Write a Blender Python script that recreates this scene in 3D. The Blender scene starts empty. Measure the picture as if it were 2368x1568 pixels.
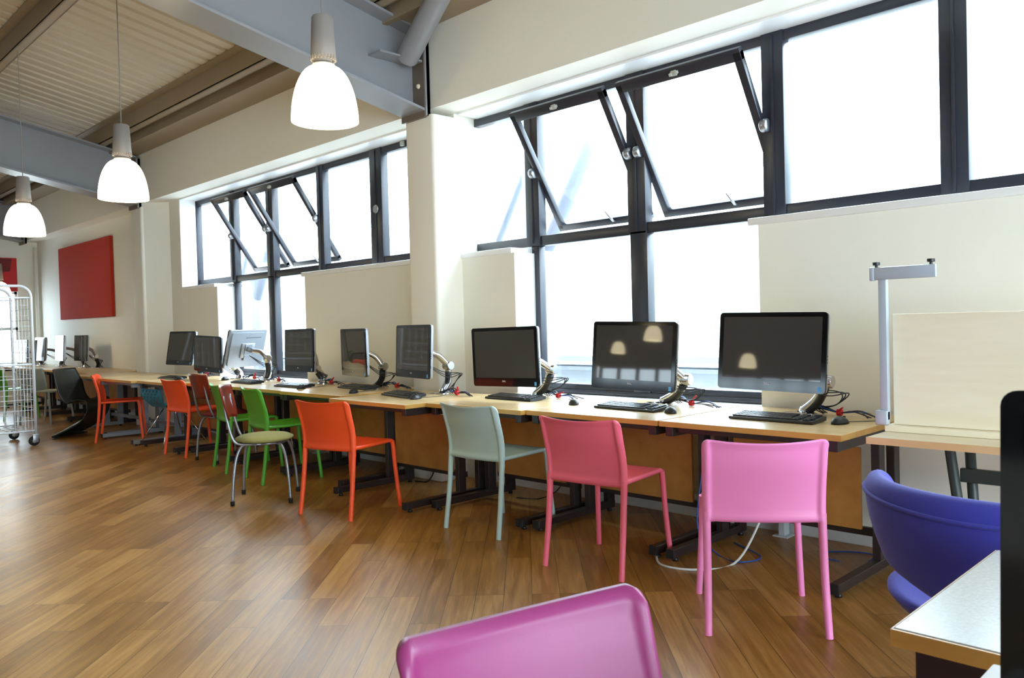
import bpy, bmesh, math, random
from mathutils import Vector, Matrix, Euler
random.seed(7)
S = bpy.context.scene
COL = S.collection
PI = math.pi

# ------------------------------------------------------------------ camera
YAW, PITCH, ROLL = .7895, -.0197, -.0267
fw = Vector((-math.sin(YAW)*math.cos(PITCH), math.cos(YAW)*math.cos(PITCH), math.sin(PITCH)))
r0 = Vector((math.cos(YAW), math.sin(YAW), 0)); u0 = r0.cross(fw)
rt = math.cos(ROLL)*r0 + math.sin(ROLL)*u0
up = -math.sin(ROLL)*r0 + math.cos(ROLL)*u0
cam_d = bpy.data.cameras.new('camera'); cam = bpy.data.objects.new('camera', cam_d); COL.objects.link(cam)
m = Matrix((rt, up, -fw)).transposed().to_4x4(); m.translation = Vector((0, 0, 1.24)); cam.matrix_world = m
cam_d.sensor_width = 36; cam_d.lens = 1875/2368*36; cam_d.clip_start = .02; cam_d.clip_end = 200
cam_d.dof.use_dof = True; cam_d.dof.focus_distance = 4.2; cam_d.dof.aperture_fstop = 11
S.camera = cam

# ------------------------------------------------------------------ world, view
W = bpy.data.worlds.new('daylight'); S.world = W; W.use_nodes = True
bg = W.node_tree.nodes['Background']; bg.inputs[0].default_value = (.73, .88, 1, 1); bg.inputs[1].default_value = 11.0
S.view_settings.view_transform = 'Standard'; S.view_settings.look = 'None'
S.view_settings.exposure = 0.66; S.view_settings.gamma = 1.0; S.view_settings.use_curve_mapping = False
S.cycles.use_denoising = True
S.cycles.max_bounces = 10; S.cycles.diffuse_bounces = 6; S.cycles.glossy_bounces = 4
S.cycles.transparent_max_bounces = 16
S.cycles.sample_clamp_indirect = 8
S.cycles.caustics_reflective = False; S.cycles.caustics_refractive = False
def portal(x, y, z, sx, sz, rx):
    l = bpy.data.lights.new('window_portal', 'AREA'); l.shape = 'RECTANGLE'; l.size = sx; l.size_y = sz
    l.cycles.is_portal = True
    o = bpy.data.objects.new('window_portal', l); COL.objects.link(o); o.location = (x, y, z); o.rotation_euler = rx
IN = (-PI/2, 0, 0); XR_ = 4.0
portal(-7.85, 4.85, 2.38, 5.2, 1.2, IN)
portal(-1.7, 4.85, 2.38, 7.3, 1.2, IN)
portal(-8.4, 4.85, 1.25, 2.1, 1.15, IN)
portal(-3.35, 4.85, 1.25, 2.1, 1.15, IN)
portal(-13.2, -15.35, 2.2, 6.8, .6, (PI/2, 0, 0))
portal(XR_+.3, .1, 1.42, 2.35, 7.0, (0, PI/2, 0))
portal(-.25, -5.3, 1.8, 8.3, 2.2, (PI/2, 0, 0))

# ------------------------------------------------------------------ materials
def newmat(name):
    m = bpy.data.materials.new(name); m.use_nodes = True
    return m, m.node_tree.nodes, m.node_tree.links, m.node_tree.nodes['Principled BSDF']
def lin(c):
    return tuple((x/255/12.92 if x/255 <= .04045 else ((x/255+.055)/1.055)**2.4) for x in c)+(1,)
def mat(name, rgb, rough=.5, metal=0, var=.06, scale=8, bump=0, bscale=200, spec=.5, coat=0, emis=None, est=0, sheen=0):
    m, N, L, b = newmat(name)
    c = lin(rgb)
    b.inputs['Roughness'].default_value = rough; b.inputs['Metallic'].default_value = metal
    b.inputs['Specular IOR Level'].default_value = spec; b.inputs['Coat Weight'].default_value = coat
    if sheen: b.inputs['Sheen Weight'].default_value = sheen
    tc = N.new('ShaderNodeTexCoord')
    no = N.new('ShaderNodeTexNoise'); no.inputs['Scale'].default_value = scale; no.inputs['Detail'].default_value = 4
    L.new(tc.outputs['Object'], no.inputs['Vector'])
    mx = N.new('ShaderNodeMix'); mx.data_type = 'RGBA'
    mx.inputs[6].default_value = tuple(x*(1-var) for x in c[:3])+(1,); mx.inputs[7].default_value = tuple(min(1, x*(1+var)) for x in c[:3])+(1,)
    L.new(no.outputs['Fac'], mx.inputs[0]); L.new(mx.outputs[2], b.inputs['Base Color'])
    if bump:
        n2 = N.new('ShaderNodeTexNoise'); n2.inputs['Scale'].default_value = bscale; n2.inputs['Detail'].default_value = 3
        L.new(tc.outputs['Object'], n2.inputs['Vector'])
        bp = N.new('ShaderNodeBump'); bp.inputs['Strength'].default_value = bump; bp.inputs['Distance'].default_value = .01
        L.new(n2.outputs['Fac'], bp.inputs['Height']); L.new(bp.outputs[0], b.inputs['Normal'])
    if emis:
        b.inputs['Emission Color'].default_value = emis; b.inputs['Emission Strength'].default_value = est
    return m
def woodmat(name, c1, c2, rough, scale=(1.2, 14, 14), coat=0, rot=0):
    m, N, L, b = newmat(name)
    tc = N.new('ShaderNodeTexCoord'); mp = N.new('ShaderNodeMapping'); mp.inputs['Scale'].default_value = scale; mp.inputs['Rotation'].default_value = (0, rot, 0)
    L.new(tc.outputs['Object'], mp.inputs['Vector'])
    no = N.new('ShaderNodeTexNoise'); no.inputs['Scale'].default_value = 2.2; no.inputs['Detail'].default_value = 8; no.inputs['Distortion'].default_value = .6
    L.new(mp.outputs[0], no.inputs['Vector'])
    cr = N.new('ShaderNodeValToRGB'); cr.color_ramp.elements[0].position = .3; cr.color_ramp.elements[1].position = .72
    cr.color_ramp.elements[0].color = lin(c1); cr.color_ramp.elements[1].color = lin(c2)
    L.new(no.outputs['Fac'], cr.inputs[0]); L.new(cr.outputs[0], b.inputs['Base Color'])
    b.inputs['Roughness'].default_value = rough; b.inputs['Coat Weight'].default_value = coat
    return m
def floormat():
    m, N, L, b = newmat('wood_plank_floor')
    tc = N.new('ShaderNodeTexCoord'); mp = N.new('ShaderNodeMapping'); mp.inputs['Rotation'].default_value = (0, 0, math.radians(-134.3))
    L.new(tc.outputs['Object'], mp.inputs['Vector'])
    br = N.new('ShaderNodeTexBrick'); br.offset = .37; br.offset_frequency = 3; br.squash = 1
    br.inputs['Scale'].default_value = 1; br.inputs['Brick Width'].default_value = .92; br.inputs['Row Height'].default_value = .128
    br.inputs['Mortar Size'].default_value = .0012; br.inputs['Mortar Smooth'].default_value = .2; br.inputs['Bias'].default_value = 0
    br.inputs['Color1'].default_value = (0, 0, 0, 1); br.inputs['Color2'].default_value = (1, 1, 1, 1); br.inputs['Mortar'].default_value = (.5, .5, .5, 1)
    L.new(mp.outputs[0], br.inputs['Vector'])
    m2 = N.new('ShaderNodeMapping'); m2.inputs['Scale'].default_value = (1.5, 22, 1); L.new(mp.outputs[0], m2.inputs['Vector'])
    # offset the grain of each plank
    ad = N.new('ShaderNodeVectorMath'); ad.operation = 'MULTIPLY_ADD'; L.new(br.outputs['Color'], ad.inputs[0]); ad.inputs[1].default_value = (13, 7, 5); L.new(m2.outputs[0], ad.inputs[2])
    no = N.new('ShaderNodeTexNoise'); no.inputs['Scale'].default_value = 1.6; no.inputs['Detail'].default_value = 9; no.inputs['Roughness'].default_value = .62; no.inputs['Distortion'].default_value = .4
    L.new(ad.outputs[0], no.inputs['Vector'])
    big = N.new('ShaderNodeTexNoise'); big.inputs['Scale'].default_value = 1.1; big.inputs['Detail'].default_value = 3; L.new(tc.outputs['Object'], big.inputs['Vector'])
    sm = N.new('ShaderNodeMath'); sm.operation = 'MULTIPLY_ADD'; L.new(br.outputs['Color'], sm.inputs[0]); sm.inputs[1].default_value = .25
    s2 = N.new('ShaderNodeMath'); s2.operation = 'MULTIPLY_ADD'; L.new(no.outputs['Fac'], s2.inputs[0]); s2.inputs[1].default_value = .85
    s3 = N.new('ShaderNodeMath'); s3.operation = 'MULTIPLY'; L.new(big.outputs['Fac'], s3.inputs[0]); s3.inputs[1].default_value = .22
    L.new(s3.outputs[0], s2.inputs[2]); L.new(s2.outputs[0], sm.inputs[2])
    cr = N.new('ShaderNodeValToRGB'); e = cr.color_ramp.elements
    e[0].position = .33; e[0].color = lin(FL[0]); e[1].position = 1.0; e[1].color = lin(FL[2])
    k = e.new(.64); k.color = lin(FL[1])
    L.new(sm.outputs[0], cr.inputs[0])
    mo = N.new('ShaderNodeMix'); mo.data_type = 'RGBA'; L.new(br.outputs['Fac'], mo.inputs[0]); L.new(cr.outputs[0], mo.inputs[6]); mo.inputs[7].default_value = lin((62, 42, 24))
    L.new(mo.outputs[2], b.inputs['Base Color'])
    rr = N.new('ShaderNodeMapRange'); rr.inputs[3].default_value = .24; rr.inputs[4].default_value = .42; L.new(no.outputs['Fac'], rr.inputs[0]); L.new(rr.outputs[0], b.inputs['Roughness'])
    bp = N.new('ShaderNodeBump'); bp.inputs['Strength'].default_value = .12; bp.inputs['Distance'].default_value = .004; L.new(no.outputs['Fac'], bp.inputs['Height']); L.new(bp.outputs[0], b.inputs['Normal'])
    b.inputs['Specular IOR Level'].default_value = .34
    return m
FL = [(92, 58, 20), (150, 106, 50), (198, 154, 92)]
M = {}
M['floor'] = floormat()
M['wall'] = mat('wall_paint', (241, 238, 228), .62, var=.02, scale=1.5, bump=.04, bscale=60)
M['rearwall'] = mat('rear_wall_dark_paint', (92, 86, 78), .7, var=.1, scale=1.5)
M['reveal'] = mat('reveal_gloss_paint', (243, 244, 246), .38, var=.02, scale=2)
M['skirt'] = mat('skirting_paint', (222, 224, 224), .4, var=.04, scale=6)
M['deck'] = mat('roof_deck_paint', (200, 190, 172), .6, var=.08, scale=1.2)
M['purlin'] = mat('purlin_paint', (150, 134, 112), .5, var=.08, scale=3)
M['steel'] = mat('grey_beam_paint', (142, 144, 150), .34, var=.06, scale=3, bump=.05, bscale=40)
M['steel2'] = mat('brown_grey_beam_paint', (112, 98, 86), .45, var=.06, scale=3)
M['frame'] = mat('window_frame_dark', (44, 46, 56), .32, var=.1, scale=20)
M['ext'] = mat('outside_brick', (206, 196, 190), .8, var=.12, scale=9)
M['alu'] = mat('brushed_alu', (172, 175, 182), .35, metal=.85, var=.05, scale=40)
M['silverpaint'] = mat('silver_paint', (186, 196, 208), .4, metal=.3, var=.03)
M['chrome'] = mat('chrome', (205, 205, 208), .12, metal=1, var=.03)
M['greytube'] = mat('grey_tube', (150, 152, 158), .33, metal=.7, var=.04)
M['black'] = mat('black_plastic', (26, 26, 28), .42, var=.1, scale=30)
M['blackgloss'] = mat('black_bezel_glass', (15, 15, 17), .08, var=.02, spec=.4)
M['screen'] = mat('screen_glass', (66, 64, 62), .03, var=.02, spec=.42)
M['keys'] = mat('key_plastic', (36, 37, 40), .3, var=.08, scale=50)
M['rubber'] = mat('rubber', (22, 22, 22), .8)
M['desk'] = woodmat('maple_laminate', (216, 184, 132), (230, 202, 154), .27, scale=(1.2, 8, 8))
M['edge'] = woodmat('maple_edge_band', (190, 142, 66), (206, 158, 82), .35, scale=(2, 10, 10))
M['bench'] = woodmat('pale_birch_board', (238, 226, 196), (246, 236, 212), .42, scale=(.9, 5, 6))
M['benchedge'] = woodmat('birch_edge', (222, 178, 128), (232, 196, 150), .45, scale=(1, 9, 9))
M['deskgrey'] = woodmat('speckled_top', (150, 147, 141), (168, 165, 158), .25, scale=(60, 60, 60))
M['dmetal'] = mat('dark_brown_metal', (44, 33, 31), .38, var=.08, scale=20)
M['gmetal'] = mat('grey_metal', (126, 128, 134), .42, var=.05)
M['greenmetal'] = mat('dark_green_metal', (52, 62, 60), .4, var=.05)
M['ply'] = woodmat('brown_modesty_board', (166, 110, 46), (190, 134, 64), .5, scale=(3, 3, 3))
M['pink'] = mat('pink_plastic', (254, 146, 204), .42, var=.02, bump=.08, bscale=700)
M['rose'] = mat('rose_pink_plastic', (242, 108, 132), .45, var=.03, bump=.08, bscale=700)
M['shaded_pink'] = mat('shaded_pink_plastic', (152, 54, 114), .36, var=.03, bump=.06, bscale=700)  # pink plastic darkened to offset the strong window light on the close chair
M['orange'] = mat('orange_plastic', (244, 84, 36), .45, var=.03, bump=.08, bscale=600)
M['blue'] = mat('powder_blue_plastic', (176, 200, 196), .45, var=.07, bump=.1, bscale=500)
M['green'] = mat('green_plastic', (84, 168, 46), .42, var=.03, bump=.08, bscale=600)
M['greychair'] = mat('pale_grey_plastic', (150, 158, 150), .5, var=.05)
M['teal'] = mat('sky_blue_shell', (40, 140, 178), .45, var=.04)
M['panton'] = mat('black_shell', (34, 34, 30), .4, var=.05)
M['redwood'] = woodmat('red_stained_ply', (96, 26, 18), (142, 46, 30), .28, scale=(4, 4, 1.2))
M['plyedge'] = mat('pale_ply_edge', (206, 186, 160), .5)
M['olive'] = mat('olive_fabric', (150, 146, 88), .9, var=.14, scale=160, bump=.2, bscale=500)
M['redseat'] = mat('red_fabric', (120, 26, 20), .8, var=.1, scale=80)
M['bluefab'] = mat('blue_felt', (56, 58, 168), .88, var=.07, scale=120, bump=.12, bscale=600, sheen=.15)
M['redpanel'] = mat('red_felt_panel', (186, 48, 24), .95, var=.1, scale=120, bump=.2, bscale=400)
M['redsign'] = mat('red_banner', (196, 30, 34), .6, var=.03)
M['darkred'] = mat('dark_red_banner', (112, 22, 22), .6, var=.03)
M['cage'] = mat('white_coated_wire', (226, 232, 240), .4, var=.03)
M['lampgrey'] = mat('lamp_housing_grey', (142, 134, 130), .45, var=.03)
M['lamp'] = mat('opal_glass_lit', (250, 244, 226), .3, emis=(1, .86, .54, 1), est=8)
M['tie'] = mat('red_velcro', (206, 34, 40), .7)
M['cblack'] = mat('black_cable', (24, 24, 28), .45)
M['cblue'] = mat('blue_cable', (40, 84, 170), .45)
M['cwhite'] = mat('white_cable', (216, 218, 214), .45)
M['label'] = mat('sticker_blue', (90, 160, 220), .4)
M['logo'] = mat('logo_silver', (214, 214, 220), .3)
M['radiator'] = mat('radiator_white', (216, 220, 222), .42, var=.04)
M['paleblue'] = mat('pale_blue_strut', (122, 130, 146), .6)
M['palewall'] = mat('pale_render', (196, 202, 204), .8, var=.05, scale=.6)
M['palegrey'] = mat('pale_grey_ledge', (152, 162, 172), .8, var=.05)
M['ground'] = mat('paving', (168, 166, 160), .85, var=.08, scale=2)
M['knob'] = mat('clear_plastic', (186, 190, 184), .25)
def glassmat():
    m, N, L, b = newmat('window_glass')
    out = N['Material Output']
    tr = N.new('ShaderNodeBsdfTransparent'); tr.inputs[0].default_value = (.95, .97, .97, 1)
    gl = N.new('ShaderNodeBsdfGlossy'); gl.inputs['Roughness'].default_value = .02
    lw = N.new('ShaderNodeLayerWeight'); pw = N.new('ShaderNodeMath'); pw.operation = 'POWER'; pw.inputs[1].default_value = 5; L.new(lw.outputs['Facing'], pw.inputs[0])
    fr = N.new('ShaderNodeMath'); fr.operation = 'MULTIPLY_ADD'; fr.inputs[1].default_value = .7; fr.inputs[2].default_value = .04; L.new(pw.outputs[0], fr.inputs[0])
    mx = N.new('ShaderNodeMixShader'); L.new(fr.outputs[0], mx.inputs[0]); L.new(tr.outputs[0], mx.inputs[1]); L.new(gl.outputs[0], mx.inputs[2])
    L.new(mx.outputs[0], out.inputs['Surface'])
    return m
M['glass'] = glassmat()

# ------------------------------------------------------------------ mesh helpers
def xf(bm, vs, mtx):
    if mtx is not None: bmesh.ops.transform(bm, matrix=mtx, verts=vs)
def box(bm, x0, x1, y0, y1, z0, z1, bev=0, mtx=None, seg=2):
    r = bmesh.ops.create_cube(bm, size=1)
    vs = r['verts']
    bmesh.ops.scale(bm, vec=(abs(x1-x0), abs(y1-y0), abs(z1-z0)), verts=vs)
    bmesh.ops.translate(bm, vec=((x0+x1)/2, (y0+y1)/2, (z0+z1)/2), verts=vs)
    if bev:
        es = list({e for v in vs for e in v.link_edges})
        rr = bmesh.ops.bevel(bm, geom=es, offset=bev, segments=seg, affect='EDGES', profile=.5)
        vs = rr['verts'] if not vs[0].is_valid else list({v for f in rr['faces'] for v in f.verts} | {v for v in vs if v.is_valid})
    xf(bm, vs, mtx)
    return vs
def tube(bm, pts, r, seg=10, caps=True, flat=1.0, mtx=None):
    pts = [Vector(p) for p in pts]; n = len(pts)
    rs = r if isinstance(r, (list, tuple)) else [r]*n
    rings = []; prev = None
    for i, p in enumerate(pts):
        t = (pts[min(i+1, n-1)]-pts[max(i-1, 0)]).normalized()
        if prev is None:
            a = Vector((0, 0, 1)) if abs(t.z) < .9 else Vector((1, 0, 0))
            nrm = t.cross(a).normalized()
        else:
            nrm = (prev - t*prev.dot(t)).normalized()
        prev = nrm; bn = t.cross(nrm)
        rings.append([bm.verts.new(p + nrm*(rs[i]*math.cos(2*PI*k/seg)) + bn*(rs[i]*flat*math.sin(2*PI*k/seg))) for k in range(seg)])
    for a, b in zip(rings, rings[1:]):
        for k in range(seg): bm.faces.new((a[k], a[(k+1) % seg], b[(k+1) % seg], b[k]))
    if caps:
        bm.faces.new(rings[0][::-1]); bm.faces.new(rings[-1])
    xf(bm, [v for g in rings for v in g], mtx)
def spline(pts, n=6):
    pts = [Vector(p) for p in pts]; out = []
    P = [pts[0]*2-pts[1]] + pts + [pts[-1]*2-pts[-2]]
    for i in range(1, len(P)-2):
        for k in range(n):
            t = k/n; a, b, c, d = P[i-1:i+3]
            out.append(.5*((2*b)+(-a+c)*t+(2*a-5*b+4*c-d)*t*t+(-a+3*b-3*c+d)*t*t*t))
    out.append(pts[-1]); return out
def lathe(bm, prof, seg=24, mtx=None, close=False):
    rings = []
    for (r, z) in prof:
        if r < 1e-6: rings.append([bm.verts.new((0, 0, z))])
        else: rings.append([bm.verts.new((r*math.cos(2*PI*k/seg), r*math.sin(2*PI*k/seg), z)) for k in range(seg)])
    for a, b in zip(rings, rings[1:]):
        for k in range(seg):
            k2 = (k+1) % seg
            if len(a) == 1 and len(b) == 1: continue
            if len(a) == 1: bm.faces.new((a[0], b[k2], b[k]))
            elif len(b) == 1: bm.faces.new((a[k], a[k2], b[0]))
            else: bm.faces.new((a[k], a[k2], b[k2], b[k]))
    xf(bm, [v for g in rings for v in g], mtx)
def sheet(bm, pos, nrm, th, nu, nt, mtx=None):
    F = []; B = []
    for i in range(nt+1):
        t = i/nt; f = []; b = []
        for j in range(nu+1):
            u = -1+2*j/nu; p = Vector(pos(u, t)); n = Vector(nrm(u, t)).normalized(); h = th(u, t)
            f.append(bm.verts.new(p+n*h)); b.append(bm.verts.new(p-n*h))
        F.append(f); B.append(b)
    for i in range(nt):
        for j in range(nu):
            bm.faces.new((F[i][j], F[i][j+1], F[i+1][j+1], F[i+1][j]))
            bm.faces.new((B[i][j], B[i+1][j], B[i+1][j+1], B[i][j+1]))
    for i in range(nt):
        for j in (0, nu): bm.faces.new((F[i][j], F[i+1][j], B[i+1][j], B[i][j]) if j == 0 else (F[i][j], B[i][j], B[i+1][j], F[i+1][j]))
    for j in range(nu):
        for i in (0, nt): bm.faces.new((F[i][j], B[i][j], B[i][j+1], F[i][j+1]) if i == 0 else (F[i][j], F[i][j+1], B[i][j+1], B[i][j]))
    xf(bm, [v for g in F+B for v in g], mtx)
def prism(bm, pts, axis, a, b, mtx=None):
    """polygon pts (2D) extruded along axis from a to b"""
    def mk(p, h):
        return {'x': (h, p[0], p[1]), 'y': (p[0], h, p[1]), 'z': (p[0], p[1], h)}[axis]
    A = [bm.verts.new(mk(p, a)) for p in pts]; B = [bm.verts.new(mk(p, b)) for p in pts]
    n = len(pts)
    bm.faces.new(A[::-1]); bm.faces.new(B)
    for i in range(n): bm.faces.new((A[i], A[(i+1) % n], B[(i+1) % n], B[i]))
    xf(bm, A+B, mtx)
def BM(): return bmesh.new()
def obj(name, bm, mt, parent=None, smooth=False, **kw):
    bmesh.ops.recalc_face_normals(bm, faces=bm.faces)
    me = bpy.data.meshes.new(name); bm.to_mesh(me); bm.free()
    for mm in (mt if isinstance(mt, (list, tuple)) else [mt]): me.materials.append(M[mm] if isinstance(mm, str) else mm)
    if smooth:
        me.polygons.foreach_set('use_smooth', [True]*len(me.polygons))
        if smooth == 'a': me.set_sharp_from_angle(angle=math.radians(38))
    o = bpy.data.objects.new(name, me); COL.objects.link(o)
    if parent: o.parent = parent
    for k, v in kw.items(): o[k] = v
    return o
def thing(name, label, cat, loc=(0, 0, 0), rz=0, group=None):
    o = bpy.data.objects.new(name, None); COL.objects.link(o); o.location = loc; o.rotation_euler = (0, 0, rz)
    o.empty_display_size = .1; o['label'] = label; o['category'] = cat
    if group: o['group'] = group
    return o
def tag(o, label, cat, group=None):
    o['label'] = label; o['category'] = cat
    if group: o['group'] = group
    return o
def struct(name, bm, mt, parent=None, smooth=False):
    o = obj(name, bm, mt, parent, smooth)
    if not parent: o['kind'] = 'structure'
    return o
def dup(root, loc, rz, label, group=None, mats=None, name=None):
    r = root.copy(); COL.objects.link(r); r.location = loc; r.rotation_euler = (0, 0, rz); r['label'] = label
    if group: r['group'] = group
    def rec(src, dst):
        for ch in list(src.children):
            c = ch.copy(); COL.objects.link(c); c.parent = dst
            if mats and c.type == 'MESH':
                c.data = c.data.copy()
                for i, mm in enumerate(c.data.materials):
                    if mm and mm.name in mats: c.data.materials[i] = M[mats[mm.name]]
            rec(ch, c)
    rec(root, r)
    return r

# ------------------------------------------------------------------ room shell
XL, XR, YB, YW, YG = -16.75, 4.0, -15.0, 4.361, 4.58
YO = 4.80
b = BM(); box(b, XL-.3, XR+.3, YB-.3, YO, -.2, 0); struct('floor', b, 'floor')
b = BM()
for x0, x1, z0, z1 in [(XL, -9.40, 0, 1.775), (-7.39, -4.35, 0, 1.775), (-2.338, XR, 0, 1.775), (-9.40, -7.39, 0, .69), (-4.35, -2.338, 0, .69),
                       (XL, -10.405, 1.775, 2.95), (-5.35, -5.0, 1.775, 2.95), (1.85, XR, 1.775, 2.95)]:
    box(b, x0, x1, YW, YG+.10, z0, z1)
box(b, XL, XR, 4.12, YG+.10, 2.95, 3.62)
prism(b, [(-11.02, 4.10), (-10.72, 4.37), (-11.02, 4.37)], 'z', 0, 2.95)
struct('wall_back', b, 'wall')
b = BM()
for x0, x1, z0, z1 in [(XL, -9.40, 0, 1.80), (-7.39, -4.35, 0, 1.80), (-2.338, XR, 0, 1.80), (-9.40, -7.39, 0, .66), (-4.35, -2.338, 0, .66),
                       (XL, -10.45, 1.80, 2.98), (-5.5, -5.0, 1.8, 2.98), (1.9, XR, 1.8, 2.98), (XL, XR, 2.98, 3.75)]:
    box(b, x0, x1, YG+.10, YO, z0, z1)
struct('wall_exterior', b, 'ext')
# soffit and reveal lining, sills
b = BM()
box(b, -10.72, -5.30, 4.36, YG+.09, 2.935, 2.952); box(b, -4.96, 1.9, 4.36, YG+.09, 2.935, 2.952)
box(b, -10.42, -10.40, YW+.004, YG+.09, 1.80, 2.94)
box(b, -9.42, -9.396, YW+.004, YG+.09, .69, 1.775); box(b, -4.37, -4.346, YW+.004, YG+.09, .69, 1.775)
struct('trim_1', b, 'reveal')
def sill(n, x0, x1):
    b = BM(); box(b, x0, x1, YW-.014, YG+.05, 1.772, 1.815, .006); struct('trim_%d' % n, b, 'reveal', smooth='a')
sill(2, -10.40, -9.445); sill(3, -7.44, -5.3); sill(4, -4.95, -4.37); sill(5, -2.40, 2.2)
b = BM(); box(b, -9.40, -7.39, YW-.01, YG+.05, .66, .70); box(b, -4.35, -2.338, YW-.01, YG+.05, .66, .70); struct('trim_6', b, 'reveal')
# baseboard
b = BM()
box(b, -4.94, XR, YW-.022, YW, 0, .105, .004); box(b, -10.7, -5.32, YW-.022, YW, 0, .105, .004); box(b, XL, -11.3, YW-.022, YW, 0, .105, .004)
struct('baseboard_back', b, 'skirt')
# piers
def pier(n, x0, x1):
    b = BM(); box(b, x0, x1, 4.09, YW+.02, 0, 2.90)
    es = [e for e in b.edges if abs(e.verts[0].co.z-e.verts[1].co.z) > 1 and e.verts[0].co.y < 4.2]
    bmesh.ops.bevel(b, geom=es, offset=.03, segments=5, affect='EDGES', profile=.5)
    box(b, x0-.01, x1+.015, 4.07, YW, 0, .11, .01)
    struct('trim_%d' % n, b, 'wall', smooth='a')
pier(7, -5.30, -4.945); pier(8, -11.34, -10.99)
# round white downpipe beside the second pier and the far corner
for nm, x, lab in (('downpipe', -11.42, 'slim cream pipe running up the wall beside the red felt panel'), ('downpipe', -16.62, 'cream pipe in the far corner of the room beside the red banner')):
    b = BM(); tube(b, [(x, 4.30, 0), (x, 4.30, 2.85)], .035, 12); tag(obj(nm, b, 'wall', smooth=True), lab, 'pipe')
# end walls with openings
b = BM()
box(b, XL-.25, XL, 4.02, YO, 0, 7); box(b, XL-.25, XL, YB, 4.02, 0, .68); box(b, XL-.25, XL, YB, 4.02, 2.05, 7); box(b, XL-.25, XL, YB, 3.4, .68, 2.05)
struct('wall_left', b, 'wall')
b = BM()
for y0, y1, z0, z1 in ((YB, -3.4, 0, 7), (3.6, YO, 0, 7), (-3.4, 3.6, 0, .25), (-3.4, 3.6, 2.6, 7)): box(b, XR-.05, XR+.2, y0, y1, z0, z1)
struct('wall_right', b, 'wall')
b = BM()
for i in range(6): box(b, XR+.05, XR+.12, -3.4+i*1.4-.03, -3.4+i*1.4+.03, .25, 2.6)
for z in (.25, 1.7, 2.55): box(b, XR+.05, XR+.12, -3.4, 3.6, z, z+.05)
w6 = struct('window_5', b, 'frame')  # unseen right-hand window, added to brighten the chairs and the near wall
b = BM(); box(b, XR+.08, XR+.085, -3.37, 3.57, .28, 2.57); obj('pane', b, 'glass', w6)
b = BM()
box(b, XL, XR, YB-.25, YB, 0, 1.95); box(b, XL, XR, YB-.25, YB, 2.5, 4.6); box(b, -9.9, XR, YB-.25, YB, 1.95, 2.5)
struct('wall_front', b, 'rearwall')
b = BM()
box(b, -4.6, -4.4, YB, -4.9, 0, 7); box(b, -4.6, XR, -5.1, -4.9, 0, .7); box(b, -4.6, XR, -5.1, -4.9, 2.9, 7); box(b, 3.9, XR, -5.1, -4.9, .7, 2.9)
struct('added_wall_return', b, 'wall')  # return wall added out of view to carry an extra daylight window
b = BM()
for i in range(7): box(b, -4.4+i*1.38-.03, -4.4+i*1.38+.03, -5.05, -4.98, .7, 2.9)
for z in (.7, 2.0, 2.85): box(b, -4.4, 3.9, -5.05, -4.98, z, z+.05)
w5 = struct('window_5', b, 'frame')  # window added behind the camera for more daylight on surfaces facing it
b = BM(); box(b, -4.38, 3.88, -5.02, -5.015, .73, 2.87); obj('pane', b, 'glass', w5)
# far left window
b = BM()
for y in (3.4, 3.98): box(b, XL-.12, XL-.05, y, y+.05, .68, 2.05)
for z in (.68, 1.35, 2.0): box(b, XL-.12, XL-.05, 3.4, 4.02, z, z+.05)
w3 = struct('window_3', b, 'skirt')
b = BM(); box(b, XL-.09, XL-.085, 3.42, 3.98, .7, 2.02); obj('pane', b, 'glass', w3)
# opposite window wall
b = BM()
for i in range(10):
    x = -16.7+i*.75; box(b, x-.05, x+.05, YB-.18, YB-.08, 1.95, 2.5)
box(b, XL, -9.9, YB-.18, YB-.08, 1.95, 2.0); box(b, XL, -9.9, YB-.18, YB-.08, 2.45, 2.5)
w4 = struct('window_4', b, 'frame')
b = BM(); box(b, XL+.05, -9.95, YB-.135, YB-.13, 1.97, 2.48); obj('pane', b, 'glass', w4)

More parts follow.
